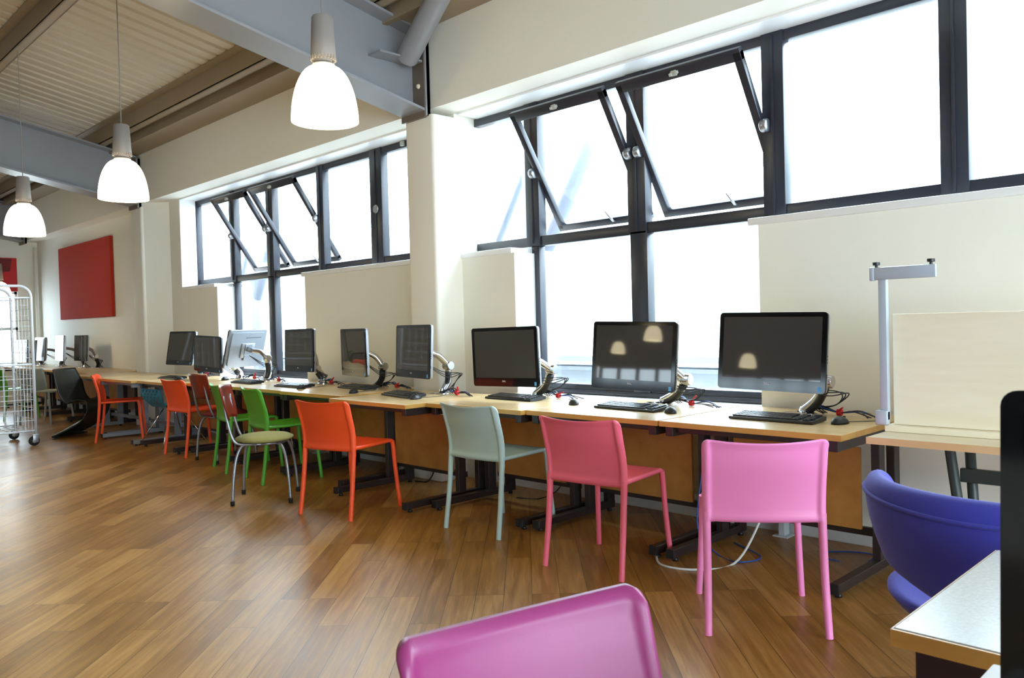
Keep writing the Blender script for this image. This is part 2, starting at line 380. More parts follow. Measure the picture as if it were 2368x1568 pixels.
# ------------------------------------------------------------------ windows of the back wall
def window(n, xs, x0, x1, lowx, openp):
    zt, zb = 2.94, 1.83
    b = BM()
    box(b, x0, x1, YG, YG+.07, 2.875, zt, .004); box(b, x0, x1, YG, YG+.07, zb, 1.905, .004)
    for x, w in xs:
        box(b, x-w/2, x+w/2, YG-.012, YG+.07, zb, zt, .004)
        box(b, x-.008, x+.008, YG-.022, YG, zb+.02, zt-.02, .002)
    la, lb, lm = lowx
    box(b, la-.03, lb+.03, YG, YG+.07, .70, .775, .004); box(b, la-.03, lb+.03, YG-.02, YG+.02, .70, .735, .004)
    box(b, la-.03, la+.05, YG, YG+.07, .70, zb, .004); box(b, lb-.03, lb+.05, YG, YG+.07, .70, zb, .004)
    box(b, lm-.07, lm+.07, YG-.012, YG+.07, .70, zb+.02, .004)
    w = struct('window_%d' % n, b, 'frame', smooth='a')
    edges = [x0] + [x for x, _ in xs] + [x1]
    for i, (a, c) in enumerate(zip(edges, edges[1:])):
        if c-a < .2: continue
        if i in openp: continue
        b = BM(); box(b, a+.03, c-.03, YG+.03, YG+.036, zb+.05, zt-.05); obj('pane', b, 'glass', w)
    for a, c in ((la, lm), (lm, lb)):
        b = BM(); box(b, a+.03, c-.03, YG+.03, YG+.036, .75, zb+.02); obj('pane', b, 'glass', w)
    for i in openp:
        a, c = edges[i], edges[i+1]
        cx, hw, hh = (a+c)/2, (c-a)/2-.055, .50
        R = Matrix.Translation((cx, YG-.01, 2.385)) @ Matrix.Rotation(math.radians(33), 4, 'X')
        b = BM(); t = .045
        box(b, -hw, hw, -t/2, t/2, hh-.075, hh, .004, R); box(b, -hw, hw, -t/2, t/2, -hh, -hh+.055, .004, R)
        box(b, -hw, -hw+.05, -t/2, t/2, -hh+.02, hh-.02, .004, R); box(b, hw-.05, hw, -t/2, t/2, -hh+.02, hh-.02, .004, R)
        s = obj('opening_sash', b, 'frame', w, 'a')
        b = BM(); box(b, -hw+.04, hw-.04, -.003, .003, -hh+.04, hh-.06, 0, R); obj('pane', b, 'glass', s)
        b = BM(); box(b, -.02, .02, -t/2-.012, -t/2, hh-.055, hh-.02, .004, R); box(b, -.032, -.012, -t/2-.02, -t/2, hh-.05, hh-.03, .004, R)
        box(b, .012, .032, -t/2-.02, -t/2, hh-.045, hh-.025, .004, R); obj('latch', b, 'knob', s, 'a')
        b = BM(); tube(b, [R @ Vector((.12, -t/2, -hh+.03)), R @ Vector((.12, -t/2-.02, -hh+.04)), R @ Vector((.09, -t/2-.03, -hh+.13))], [.008, .01, .004], 6); obj('handle', b, 'alu', s, True)
        for sx in (-1, 1):
            b = BM(); x = cx+sx*(hw+.015)
            RR = Matrix.Translation((x-sx*.0, YG-.035, 2.385)) @ Matrix.Rotation(PI/2, 4, 'Y')
            lathe(b, [(0, -.022), (.036, -.022), (.04, -.016), (.04, .016), (.036, .022), (0, .022)], 20, RR); obj('pivot_hinge', b, 'alu', s, True)
    return w
wA = window(1, [(-10.425, .06), (-9.40, .13), (-8.47, .15), (-7.395, .12), (-6.40, .19)], -10.45, -5.2, (-9.40, -7.39, -8.47), (2, 3))
wB = window(2, [(-4.345, .14), (-3.355, .15), (-2.34, .14), (-1.35, .135), (-.35, .13), (.65, .13)], -5.35, 1.9, (-4.345, -2.34, -3.345), (1, 2))
# fixed roundel and latch on the left window's fifth light
b = BM(); lathe(b, [(0, -.01), (.036, -.01), (.04, 0), (.036, .012), (0, .014)], 20, Matrix.Translation((-6.39, YG-.02, 2.36)) @ Matrix.Rotation(PI/2, 4, 'X')); obj('pivot_hinge', b, 'alu', wA, True)
b = BM(); box(b, -5.98, -5.94, YG-.03, YG, 2.885, 2.93, .004); obj('latch', b, 'knob', wA, True)
b = BM(); tube(b, [(-5.72, YG-.02, 1.90), (-5.73, YG-.03, 2.02)], [.008, .004], 6); obj('handle', b, 'alu', wA, True)

# ------------------------------------------------------------------ roof
RS = .2
def zr(y, z0): return z0+RS*(4.1-y)
YR = -6.0
prof = []
x = XL
while x < XR-.1:
    prof += [(x, 0), (x+.12, 0), (x+.135, .022), (x+.175, .022)]; x += .19
prof.append((XR, 0))
def zroof(y): return zr(y, 3.76) if y >= YR else zr(YR, 3.76)-RS*(YR-y)
def deck(b, x0, x1, ys):
    pf = [p for p in prof if x0-1e-6 <= p[0] <= x1+1e-6]
    rows = []
    for y in ys:
        z = zroof(y); rows.append(([b.verts.new((px, y, z+pz)) for px, pz in pf], [b.verts.new((px, y, z+pz+.1)) for px, pz in pf]))
    for (a, a2), (c, c2) in zip(rows, rows[1:]):
        for i in range(len(pf)-1):
            b.faces.new((a[i], a[i+1], c[i+1], c[i])); b.faces.new((a2[i], c2[i], c2[i+1], a2[i+1]))
b = BM()
deck(b, XL, XR, (4.95, YR, YB-.3))
struct('ceiling', b, 'deck')
def slope_box(b, x0, x1, y0, y1, zlo, zhi):
    """box whose top and bottom follow the roof slope; z given at y=4.1"""
    prism(b, [(y0, zr(y0, zlo)), (y1, zr(y1, zlo)), (y1, zr(y1, zhi)), (y0, zr(y0, zhi))], 'x', x0, x1)
# ties down the deck panels
PUR = ['long tan roof purlin nearest the window wall', 'tan roof purlin that the pendant lamps hang from', 'tan roof purlin one bay in from the pendant lamps']
for i, y in enumerate((3.62, 2.14, .66)):
    b = BM(); x0, x1 = XL+.01, XR-.01
    slope_box(b, x0, x1, y, y+.012, 3.56, 3.76); slope_box(b, x0, x1, y, y+.075, 3.56, 3.572); slope_box(b, x0, x1, y-.07, y+.01, 3.745, 3.757)
    slope_box(b, x0, x1, y+.065, y+.077, 3.56, 3.59)
    tag(obj('roof_purlin', b, 'purlin'), PUR[i], 'purlin', 'roof purlins')
b = BM(); box(b, XL, XR, 3.82, 4.36, 3.585, 3.63); box(b, XL, XR, 3.78, 3.83, 3.575, 3.75); struct('trim_9', b, 'purlin')
def rafter(xc, label, brace=False):
    t = thing('roof_rafter', label, 'beam', (xc, 4.06, 2.93), 0, 'steel roof rafters')
    def sb(b, x0, x1, ya, yb, zlo, zhi):
        prism(b, [(ya, RS*(-ya)+zlo), (yb, RS*(-yb)+zlo), (yb, RS*(-yb)+zhi), (ya, RS*(-ya)+zhi)], 'x', x0, x1)
    b = BM(); sb(b, -.007, .007, 0, -10.06, .02, .62); obj('web', b, 'steel', t)
    for z in (0, .61):
        b = BM(); sb(b, -.15, .15, 0, -10.06, z, z+.02); obj('flange', b, 'steel', t)
    b = BM(); box(b, -.15, .15, 0, .02, -.05, .62); obj('end_plate', b, 'steel2', t)
    b = BM()
    box(b, .145, .16, .005, .05, -.04, .60); box(b, -.16, .16, .02, .05, -.04, .60); obj('column_head', b, 'steel', t)
    b = BM()
    for sx in (.085,):
        for z in (.2,):
            lathe(b, [(0, -.016), (.014, -.016), (.02, 0)], 10, Matrix.Translation((sx, -.002, z)) @ Matrix.Rotation(-PI/2, 4, 'X'))
    obj('bolt', b, 'bench', t, True)
    if brace:
        b = BM(); box(b, 0, .16, -.42, -.02, .37, .385, 0); obj('gusset_plate', b, 'steel', t)
    return t
rafter(-5.15, 'grey steel roof beam above the middle pier with a round brace welded to it', True)
rafter(-11.16, 'grey steel roof beam above the second pier, passing behind the middle pendant lamp')
rafter(-16.55, 'dark steel roof beam against the far end wall')
b = BM(); p0 = Vector((-5.03, 3.92, 3.31)); p1 = Vector((-4.5, 3.80, 3.58)); d = p1-p0
tube(b, [p0, p0+d*.02, p1, p1+d*.45], [.05, .085, .085, .085], 20); tag(obj('roof_brace', b, 'steel', smooth='a'), 'round grey steel brace rising diagonally from the roof beam at the pier', 'brace')

# ------------------------------------------------------------------ outside
b = BM(); box(b, -60, 40, YO, 60, -.5, -.35); struct('ground', b, 'ground')
b = BM()
box(b, -40, 25, 16, 16.4, -.4, 4.2); obj_ = obj('neighbour_building', b, 'palewall'); tag(obj_, 'pale rendered building washed out in daylight beyond the windows', 'building')
b = BM(); box(b, -24, 8, 6.9, 7.1, -.4, .70); box(b, -24, 8, 6.8, 7.2, .80, .86); box(b, -24, 8, 6.85, 7.15, .70, .74); tag(obj('garden_wall', b, 'palegrey'), 'low pale grey wall outside seen through the tall lower window lights', 'wall')
for (px, lab) in ((-6.0, 'pale blue forked steel prop outside the nearer open windows'), (-12.2, 'pale blue forked steel prop outside the far open windows')):
    t = thing('steel_prop', lab, 'post', (px, 6.3, -.35))
    b = BM(); tube(b, [(0, 0, 0), (0, 0, 4.1)], .10, 12); obj('post', b, 'paleblue', t, True)
    b = BM(); tube(b, [(.05, 0, 2.1), (.80, 0, 3.3), (.84, 0, 4.1)], [.07, .08, .12], 10); obj('strut', b, 'paleblue', t, True)
    b = BM(); tube(b, [(-.7, .1, 2.4), (.25, .1, 3.95)], .04, 8); obj('strut', b, 'paleblue', t, True)

# ------------------------------------------------------------------ pendant lamps
def lamp(loc, label, cable, first=[None]):
    if first[0] is None:
        t = thing('pendant_lamp', label, 'lamp', loc, 0, 'pendant lamps')
        b = BM(); R = .175; H = .29; pr = []
        for k in range(15):
            a = k/14; pr.append((.05+(R-.05)*math.sin(a*PI/2)**.82 if k else .05, H-(H-.0)*(1-math.cos(a*PI/2))**.86))
        pr += [(R-.008, .0), (R-.02, .03)] + [(max(.03, r-.012), z-.012) for r, z in pr[12:0:-1]]
        lathe(b, pr, 40); obj('lamp_shade', b, 'lamp', t, True)
        b = BM(); lathe(b, [(.052, .285), (.06, .30), (.045, .315), (.048, .335)], 24)
        lathe(b, [(0, .335), (.062, .335), (.066, .35), (.056, .545), (.05, .555), (0, .555)], 28)
        for k in range(22):
            a = 2*PI*k/22; box(b, -.003, .003, .058, .068, .322, .345, 0, Matrix.Rotation(a, 4, 'Z'))
        obj('housing', b, 'lampgrey', t, 'a')
        b = BM(); tube(b, [(0, 0, .55), (0, 0, 1)], .004, 6); obj('cable', b, 'lampgrey', t)
        first[0] = t; r = t
    else:
        r = dup(first[0], loc, 0, label)
    # stretch the cable to the roof
    for c in r.children:
        if c.name.startswith('cable'):
            c.data = c.data.copy()
            for v in c.data.vertices:
                if v.co.z > .8: v.co.z = cable-loc[2]
    return r
lamp((-3.74, 2.36, 2.33), 'largest lit white dome pendant lamp, hanging nearest, in front of the steel beam', 3.93)
lamp((-6.36, 2.25, 2.245), 'lit white dome pendant lamp, middle one of the row along the windows', 3.95)
lamp((-8.75, 2.18, 2.20), 'lit white dome pendant lamp furthest left, hanging above the roll cage side', 3.96)
lamp((-13.29, 2.95, 1.72), 'lit white dome pendant lamp low at the left edge behind the roll cage arch', 3.80)
for loc, lab in (((-8.72, -8.17, 2.12), 'pendant lamp in the rear of the room, mirrored in the furthest right screen'),
                 ((-11.97, -9.28, 2.38), 'pendant lamp in the rear of the room, mirrored left in the second screen'),
                 ((-8.67, -5.67, 2.26), 'pendant lamp in the rear of the room, mirrored top right in the second screen')):
    lamp(loc, lab, 5.0)

# ------------------------------------------------------------------ red felt panel, banner
b = BM(); box(b, -15.33, -12.83, YW-.05, YW-.004, 1.50, 2.71, .006); tag(obj('felt_panel', b, 'redpanel'), 'large square red felt panel mounted on the cream wall', 'notice board')
t = thing('wall_banner', 'red banner with a darker red top hung on the far end wall above the window', 'banner', (XL+.04, 3.4, 2.05))
b = BM(); box(b, 0, .015, -1.0, .61, 0, .60); obj('panel', b, 'redsign', t)
b = BM(); prism(b, [(-1.0, .10), (.50, .36), (.53, .59), (-1.0, .59)], 'x', .016, .022); obj('stripe', b, 'darkred', t)

# ------------------------------------------------------------------ desks
def desk(cx, yf, w, dep, rz, label, feet='dmetal', h=.72, mats=('desk', 'edge'), panel=True):
    """origin at the centre of the front edge on the floor"""
    t = thing('computer_desk', label, 'desk', (cx, yf, 0), rz, 'computer desks in a row')
    hw = w/2
    b = BM(); box(b, -hw, hw, 0.003, dep, h-.026, h, .002); tp = obj('tabletop', b, mats[0], t)
    b = BM(); box(b, -hw, hw, -.001, .003, h-.027, h-.001, 0); box(b, -hw-.0015, -hw, 0, dep, h-.027, h-.001); box(b, hw, hw+.0015, 0, dep, h-.027, h-.001); obj('edge_band', b, mats[1], tp)
    gx = -hw+.13
    b = BM(); lathe(b, [(0, .0015), (.036, .0015), (.04, .001), (.04, 0)], 24, Matrix.Translation((gx, dep-.14, h))); obj('cable_hole', b, 'black', tp)
    for sx in (-1, 1):
        x = sx*(hw-.045)
        b = BM(); box(b, x-.022, x+.022, .012, dep*.86, .022, .066, .004); f = obj('leg', b, feet, t)
        b = BM(); box(b, x-.023, x+.023, .0, .012, .02, .068, .002); obj('end_cap', b, 'black', f)
        for y in (.05, dep*.82):
            b = BM(); lathe(b, [(0, 0), (.016, 0), (.016, .01), (.008, .022), (0, .022)], 12, Matrix.Translation((x, y, 0))); obj('glide', b, 'black', f, True)
        b = BM(); box(b, x-.02, x+.02, dep*.56, dep*.64, .06, h-.075, .003); obj('upright', b, feet, f)
        b = BM(); box(b, x-.02, x+.02, dep*.78, dep*.86, .06, h-.075, .003); obj('upright', b, feet, f)
        b = BM(); box(b, x-.022, x+.022, .02, dep*.9, h-.078, h-.028, .003); obj('top_rail', b, feet, f)
    b = BM(); box(b, -hw+.06, hw-.06, dep*.66, dep*.66+.03, .15, .19, .003); obj('crossbar', b, feet, t)
    b = BM(); box(b, -hw+.06, hw-.06, .05, .08, h-.06, h-.028, .003); obj('front_rail', b, feet, t)
    if panel:
        b = BM(); box(b, -hw+.12, hw-.13, dep*.60, dep*.60+.018, .19, h-.13, .001); obj('modesty_panel', b, 'ply', t)
    return t
DK = [(-1.945, 3.435, .935, .86, 0, 'maple-topped desk at the right end of the row, beside the birch bench'),
      (-2.893, 3.435, .93, .86, 0, 'maple-topped desk under the open windows, second from the birch bench'),
      (-3.815, 3.40, .885, .88, 0, 'maple-topped desk behind the powder blue chair, right of the pier'),
      (-4.735, 3.235, .92, .84, 0, 'maple-topped desk standing forward in front of the pier'),
      (-5.76, 3.40, .92, .86, .0, 'maple-topped desk left of the pier, behind the nearer green chair'),
      (-6.70, 3.43, .92, .86, 0, 'maple-topped desk under the far low window, behind the further green chair'),
      (-7.65, 3.42, .93, .86, 0, 'maple-topped desk behind the red-backed wooden chair, holding the monitor turned backwards'),
      (-8.67, 3.31, .96, .86, 0, 'maple-topped desk above the sky blue shell chair'),
      (-9.70, 3.25, 1.0, .86, .02, 'pale desk with grey metal legs behind the furthest orange chair'),
      (-10.85, 3.30, 1.25, .78, .05, 'pale empty desk by the second pier, behind the black moulded chair'),
      (-12.1, 3.58, 1.1, .74, 0, 'desk in the far bay under the right corner of the red felt panel'),
      (-13.25, 3.62, 1.1, .72, 0, 'desk in the far bay under the left half of the red felt panel'),
      (-14.40, 3.62, 1.1, .72, 0, 'desk in the far bay seen through the roll cage'),
      (-15.6, 3.62, 1.2, .72, 0, 'desk in the far corner of the room behind the roll cage')]
for i, a in enumerate(DK):
    desk(*a, feet='gmetal' if i in (8, 9) else 'dmetal', panel=i not in (8, 9))

# ------------------------------------------------------------------ text
def text_bm(s, size, depth):
    cu = bpy.data.curves.new('t', 'FONT'); cu.body = s; cu.size = size; cu.extrude = depth; cu.align_x = 'CENTER'; cu.align_y = 'CENTER'
    o = bpy.data.objects.new('t', cu); COL.objects.link(o)
    me = bpy.data.meshes.new_from_object(o.evaluated_get(bpy.context.evaluated_depsgraph_get()))
    bpy.data.objects.remove(o); b = BM(); b.from_mesh(me); bpy.data.meshes.remove(me); bpy.data.curves.remove(cu)
    return b

# ------------------------------------------------------------------ all-in-one monitors
MW, MH = .573, .39
def rrect(w, h, r, n=5):
    pts = []
    for cx, cy, a0 in ((w/2-r, h/2-r, 0), (-w/2+r, h/2-r, PI/2), (-w/2+r, -h/2+r, PI), (w/2-r, -h/2+r, 1.5*PI)):
        for k in range(n+1):
            a = a0+k/n*PI/2; pts.append((cx+r*math.cos(a), cy+r*math.sin(a)))
    return pts
def monitor_proto():
    """origin at panel centre (front face), faces -y"""
    t = thing('computer_monitor', '', 'computer', (0, 0, 0))
    b = BM(); prism(b, rrect(MW, MH, .018), 'y', .006, .016); prism(b, rrect(MW-.004, MH-.004, .017), 'y', .016, .030)
    prism(b, rrect(MW-.05, MH-.05, .03), 'y', .030, .042); box(b, -.10, .10, .042, .052, -.09, .06, .004)
    hs = obj('housing', b, 'alu', t, 'a')
    b = BM(); prism(b, rrect(MW+.001, MH+.001, .018), 'y', 0, .012); obj('bezel', b, 'blackgloss', t, 'a')
    b = BM(); box(b, -MW/2+.024, MW/2-.024, -.0012, .001, -MH/2+.057, MH/2-.022); obj('screen', b, 'screen', t)
    b = text_bm('DELL', .014, .0004); bmesh.ops.transform(b, matrix=Matrix.Translation((-.01, -.0014, -MH/2+.034)) @ Matrix.Rotation(PI/2, 4, 'X'), verts=b.verts); obj('logo', b, 'logo', t)
    b = BM(); box(b, MW/2-.037, MW/2-.020, -.0012, 0, -MH/2+.008, -MH/2+.032); obj('sticker', b, 'label', t)
    b = BM()
    for z in (-.05, -.035, -.02, -.12, -.11): box(b, MW/2-.001, MW/2+.0012, .010, .016, z, z+.008, .0005)
    obj('side_buttons', b, 'black', t)
    b = BM(); box(b, -.19, .05, .0415, .0425, .115, .12); obj('vent_slot', b, 'black', hs)
    b = BM(); box(b, -.055, .055, .052, .058, -.055, .055, .004); box(b, -.05, .05, .05, .056, -.12, -.06, .003); obj('mount_plate', b, 'alu', hs)
    return t
MP = monitor_proto(); used = [False]
def monitor(x, y, z, yaw, tilt, roll, label, base, elbow=None, h=.72):
    """whole workstation screen: panel plus its arm, standing at base"""
    bx, by = base
    r = thing('computer_monitor', label, 'computer', (bx, by, h), 0, 'all-in-one computers on the desks')
    R = (Matrix.Rotation(yaw, 4, 'Z') @ Matrix.Rotation(-tilt, 4, 'X') @ Matrix.Rotation(-roll, 4, 'Y'))
    T = Matrix.Translation(Vector((x-bx, y-by, z-h))) @ R
    for ch in list(MP.children):
        c = ch.copy(); COL.objects.link(c); c.parent = r; c.matrix_local = T
        for g in list(ch.children):
            d = g.copy(); COL.objects.link(d); d.parent = c
    if not elbow: return r
    t = r; n = R.to_3x3() @ Vector((0, 1, 0))
    E_ = Vector(elbow)-Vector((bx, by, h)); Mt = Vector((x-bx, y-by, z-h)) + n*.062
    b = BM(); lathe(b, [(0, 0), (.06, 0), (.06, .006), (.035, .014), (.024, .04), (0, .04)], 24); ab = obj('arm_base', b, 'chrome', t, 'a')
    b = BM(); box(b, -.11, -.03, -.06, .0, 0, .007, .002); obj('clamp', b, 'chrome', ab, 'a')
    mid = (Vector((0, 0, .03))+E_)/2 + Vector((0, .025, -.02))
    pts = spline([Vector((0, 0, .02)), mid, E_], 8)
    b = BM(); tube(b, pts, [.040-.008*i/(len(pts)-1) for i in range(len(pts))], 16, flat=.62); lo = obj('lower_arm', b, 'chrome', t, True)
    b = BM(); tube(b, [p+Vector((.008, -.012, -.016)) for p in pts[2:-2]], .026, 12, flat=.8); obj('cable_cover', b, 'black', lo, True)
    b = BM(); lathe(b, [(0, -.036), (.030, -.036), (.034, -.03), (.034, .03), (.030, .036), (0, .036)], 18, Matrix.Translation(E_) @ Matrix.Rotation(PI/2, 4, 'Y')); obj('elbow', b, 'chrome', t, 'a')
    Q = Mt + n*.045
    pts = spline([E_, (E_+Q)/2+Vector((0, .015, .02)), Q], 8)
    b = BM(); tube(b, pts, [.030+.004*math.sin(PI*i/(len(pts)-1)) for i in range(len(pts))], 16, flat=.7); obj('upper_arm', b, 'chrome', t, True)
    b = BM(); tube(b, [Q, Mt], .026, 14); obj('swivel_head', b, 'alu', t, 'a')
    for k in range(3):
        b = BM(); s_ = .02*k
        tube(b, spline([Mt+Vector((0, .0, -.06)), (Mt+E_)/2+Vector((.03+s_, .05, -.10-s_)), E_+Vector((.05+s_, .06, -.06)), E_+Vector((.03, .05, -.12)), Vector((.04+s_, .03, .03)), Vector((.09, .02+s_, .004))], 6), .0032, 6)
        obj('cable', b, 'cblack', t, True)
    return r
MON = [((-1.961, 3.752, 1.064, 0, .082, -.021), (-1.95, 4.10), (-1.80, 4.02, .90), 'black computer screen furthest right, nearest the birch bench'),
       ((-2.806, 3.748, 1.035, .027, .077, -.024), (-2.88, 4.16), (-2.64, 4.03, .885), 'black computer screen in front of the low window, reflecting two lamps'),
       ((-3.828, 3.719, 1.018, .073, -.013, .016), (-3.92, 4.12), (-3.70, 4.04, .92), 'black computer screen with silver sides just right of the pier'),
       ((-4.786, 3.701, 1.05, -.218, .049, 0), (-4.74, 3.95), (-4.72, 3.99, .93), 'black computer screen standing in front of the pier, turned left'),
       ((-5.696, 3.788, 1.032, -.241, -.009, .004), (-5.76, 4.06), (-5.60, 4.02, .905), 'narrow-looking black computer screen, first left of the pier'),
       ((-6.651, 3.838, 1.042, -.075, .028, .01), (-6.66, 4.09), (-6.70, 4.05, .86), 'black computer screen in front of the right side of the far low window'),
       ((-7.821, 3.893, 1.058, -1.14, .26, 0), (-7.62, 4.02), (-7.60, 4.03, .95), 'computer screen turned round so its silver back and arm show'),
       ((-8.564, 3.835, .994, .075, -.006, -.042), (-8.25, 4.05), (-8.36, 4.05, .84), 'low-set black computer screen partly behind the two screens beside it'),
       ((-9.343, 3.871, 1.052, .103, .167, -.005), (-9.42, 4.13), (-9.42, 4.08, .87), 'tilted-back black computer screen on the desk above the sky blue chair'),
       ((-13.375, 4.02, 1.034, .002, .048, 0), (-13.35, 4.25), (-13.25, 4.2, .90), 'right-hand computer screen of the far bay, under the red felt panel'),
       ((-13.989, 3.90, 1.037, -.083, .056, 0), (-13.8, 4.2), (-13.85, 4.15, .93), 'narrow computer screen of the far bay, under the left edge of the red felt panel'),
       ((-15.243, 3.95, 1.015, .014, .074, 0), (-15.0, 4.2), (-15.0, 4.2, .92), 'computer screen of the far bay, just right of the roll cage post'),
       ((-15.95, 3.85, .98, .05, .05, 0), (-15.9, 4.15), (-15.9, 4.1, .86), 'dark computer screen of the far bay, seen through the roll cage mesh')]
for mo, ba, el, lab in MON: monitor(*mo, lab, ba, el)
NEAR = monitor(.026, 1.02, .955, 0, .05, 0, 'blurred black computer at the right edge of the photo, close to the camera', (.026, 1.10))
b = BM(); box(b, -.12, .12, -.10, .10, 0, .012, .004); obj('stand_foot', b, 'black', NEAR)
b = BM(); box(b, -.04, .04, -.012, .012, .012, .20, .004); obj('stand_neck', b, 'black', NEAR)
for o in [c for p in MP.children for c in p.children]+list(MP.children)+[MP]: bpy.data.objects.remove(o)

# ------------------------------------------------------------------ keyboards, mice
def keyboard_proto():
    t = thing('keyboard', '', 'keyboard', (0, 0, 0), 0, 'black keyboards')
    b = BM(); prism(b, [(-.075, .004), (-.07, .0), (.07, .006), (.075, .022), (.07, .027), (-.07, .013)], 'x', -.225, .225); bd = obj('body', b, 'black', t)
    b = BM(); sl = math.atan2(.014, .14)
    for r in range(6):
        y = -.055+r*.021; x = -.213
        while x < .205:
            w = .0165 if not (r == 0 and -.12 < x < .0) else .11
            if abs(x-.088) > .008 and abs(x-.148) > .006:
                z = .014+(y+.07)*.1; box(b, x, x+w, y, y+.0165, z, z+.006, 0)
            x += w+.0028
    obj('keys', b, 'keys', bd)
    b = BM()
    for x in (-.18, .18): box(b, x-.012, x+.012, .045, .06, 0, .008)
    obj('foot', b, 'black', t)
    return t
KP = keyboard_proto(); kf = [0]
def keyboard(x, y, rz, label, h=.72):
    if not kf[0]: t = KP; kf[0] = 1
    else: t = dup(KP, (0, 0, 0), 0, label)
    t['label'] = label; t.location = (x, y, h+.001); t.rotation_euler = (0, 0, rz)
KB = [(-1.945, 3.77, -.03, 'black keyboard below the furthest right screen'), (-2.865, 3.80, -.06, 'black keyboard beside a mouse below the screen reflecting two lamps'),
      (-3.91, 3.89, -.03, 'black keyboard on the desk behind the powder blue chair'), (-4.83, 3.64, -.19, 'black keyboard lying askew on the desk in front of the pier'),
      (-5.80, 3.90, -.08, 'black keyboard under the screen first left of the pier'), (-6.54, 3.72, .02, 'black keyboard on the desk behind the further green chair'),
      (-7.47, 3.74, -.05, 'black keyboard beneath the screen turned backwards'), (-9.08, 3.66, 0, 'black keyboard on the desk above the sky blue chair')]
for k in KB: keyboard(*k)
def mouse_proto():
    t = thing('computer_mouse', '', 'mouse', (0, 0, 0), 0, 'black mice')
    b = BM(); bmesh.ops.create_uvsphere(b, u_segments=20, v_segments=12, radius=1)
    for v in b.verts:
        v.co = Vector((v.co.x*.031*(1-.12*v.co.y), v.co.y*.057, max(0, v.co.z)*.036*(1-.18*v.co.y)+.001))
    obj('shell', b, 'black', t, True)
    b = BM(); box(b, -.003, .003, .022, .038, .024, .036, .002); obj('scroll_wheel', b, 'rubber', t)
    b = BM(); tube(b, spline([(0, .054, .006), (.01, .12, .002), (.06, .22, .002), (.03, .34, .002)], 6), .0018, 5); obj('cord', b, 'cblack', t, True)
    return t
MOP = mouse_proto(); mf = [0]
def mouse(x, y, rz, label, h=.72):
    if not mf[0]: t = MOP; mf[0] = 1
    else: t = dup(MOP, (0, 0, 0), 0, label)
    t['label'] = label; t.location = (x, y, h); t.rotation_euler = (0, 0, rz)
MI = [(-1.635, 3.80, -.2, 'black mouse right of the keyboard on the desk next to the birch bench'), (-3.33, 3.83, .9, 'black mouse lying alone left of the keyboard below the lamp-reflecting screen'),
      (-2.565, 3.76, .9, 'black mouse touching the right end of the keyboard below the lamp-reflecting screen'), (-4.555, 3.545, .3, 'black mouse at the right end of the askew keyboard'),
      (-5.43, 3.61, .5, 'black mouse on the desk between the pier and the orange chair'), (-6.26, 3.63, .5, 'black mouse at the right end of the keyboard behind the further green chair'),
      (-8.20, 3.86, .6, 'black mouse left of the keyboard beneath the screen turned backwards'), (-8.79, 3.62, .4, 'black mouse at the right end of the keyboard above the sky blue chair')]
for k in MI: mouse(*k)

# ------------------------------------------------------------------ cable ties and loose cables on desks
TI = [(-1.767, 4.10, 'behind the furthest right screen'), (-2.66, 4.12, 'behind the screen reflecting two lamps'), (-3.70, 4.10, 'behind the silver-sided screen'), (-4.52, 3.90, 'in front of the pier'),
      (-5.52, 4.10, 'first left of the pier'), (-6.50, 4.08, 'right of the screen at the far low window'), (-7.36, 4.02, 'beneath the screen turned backwards'), (-7.98, 4.08, 'between the two arms at the far low window'), (-9.25, 4.13, 'behind the tilted-back screen')]
for i, (x, y, w) in enumerate(TI):
    t = thing('cable_bundle', 'black and blue cables with red tie ' + w, 'cables', (x, y, .72), 0, 'cable bundles on the desks')
    for k in range(5):
        random.seed(i*7+k); j = lambda s: random.uniform(-s, s)
        b = BM(); tube(b, spline([(-.20+j(.03), j(.03), .012), (-.10+j(.02), .03+j(.04), .03+abs(j(.02))), (0, 0, .017), (.10+j(.02), -.01+j(.03), .02+abs(j(.015))), (.19+j(.03), -.02+j(.04), .005)], 6), .0032, 6)
        obj('cable', b, 'cblue' if k == 2 else 'cblack', t, True)
    b = BM(); tube(b, [(-.012, 0, .018), (.012, 0, .018)], [.017, .017], 12); tube(b, [(0, 0, .03), (.02+.02*(i % 3), -.01, .045+.02*(i % 2))], [.010, .007], 8, flat=.4); obj('cable_tie', b, 'tie', t, 'a')

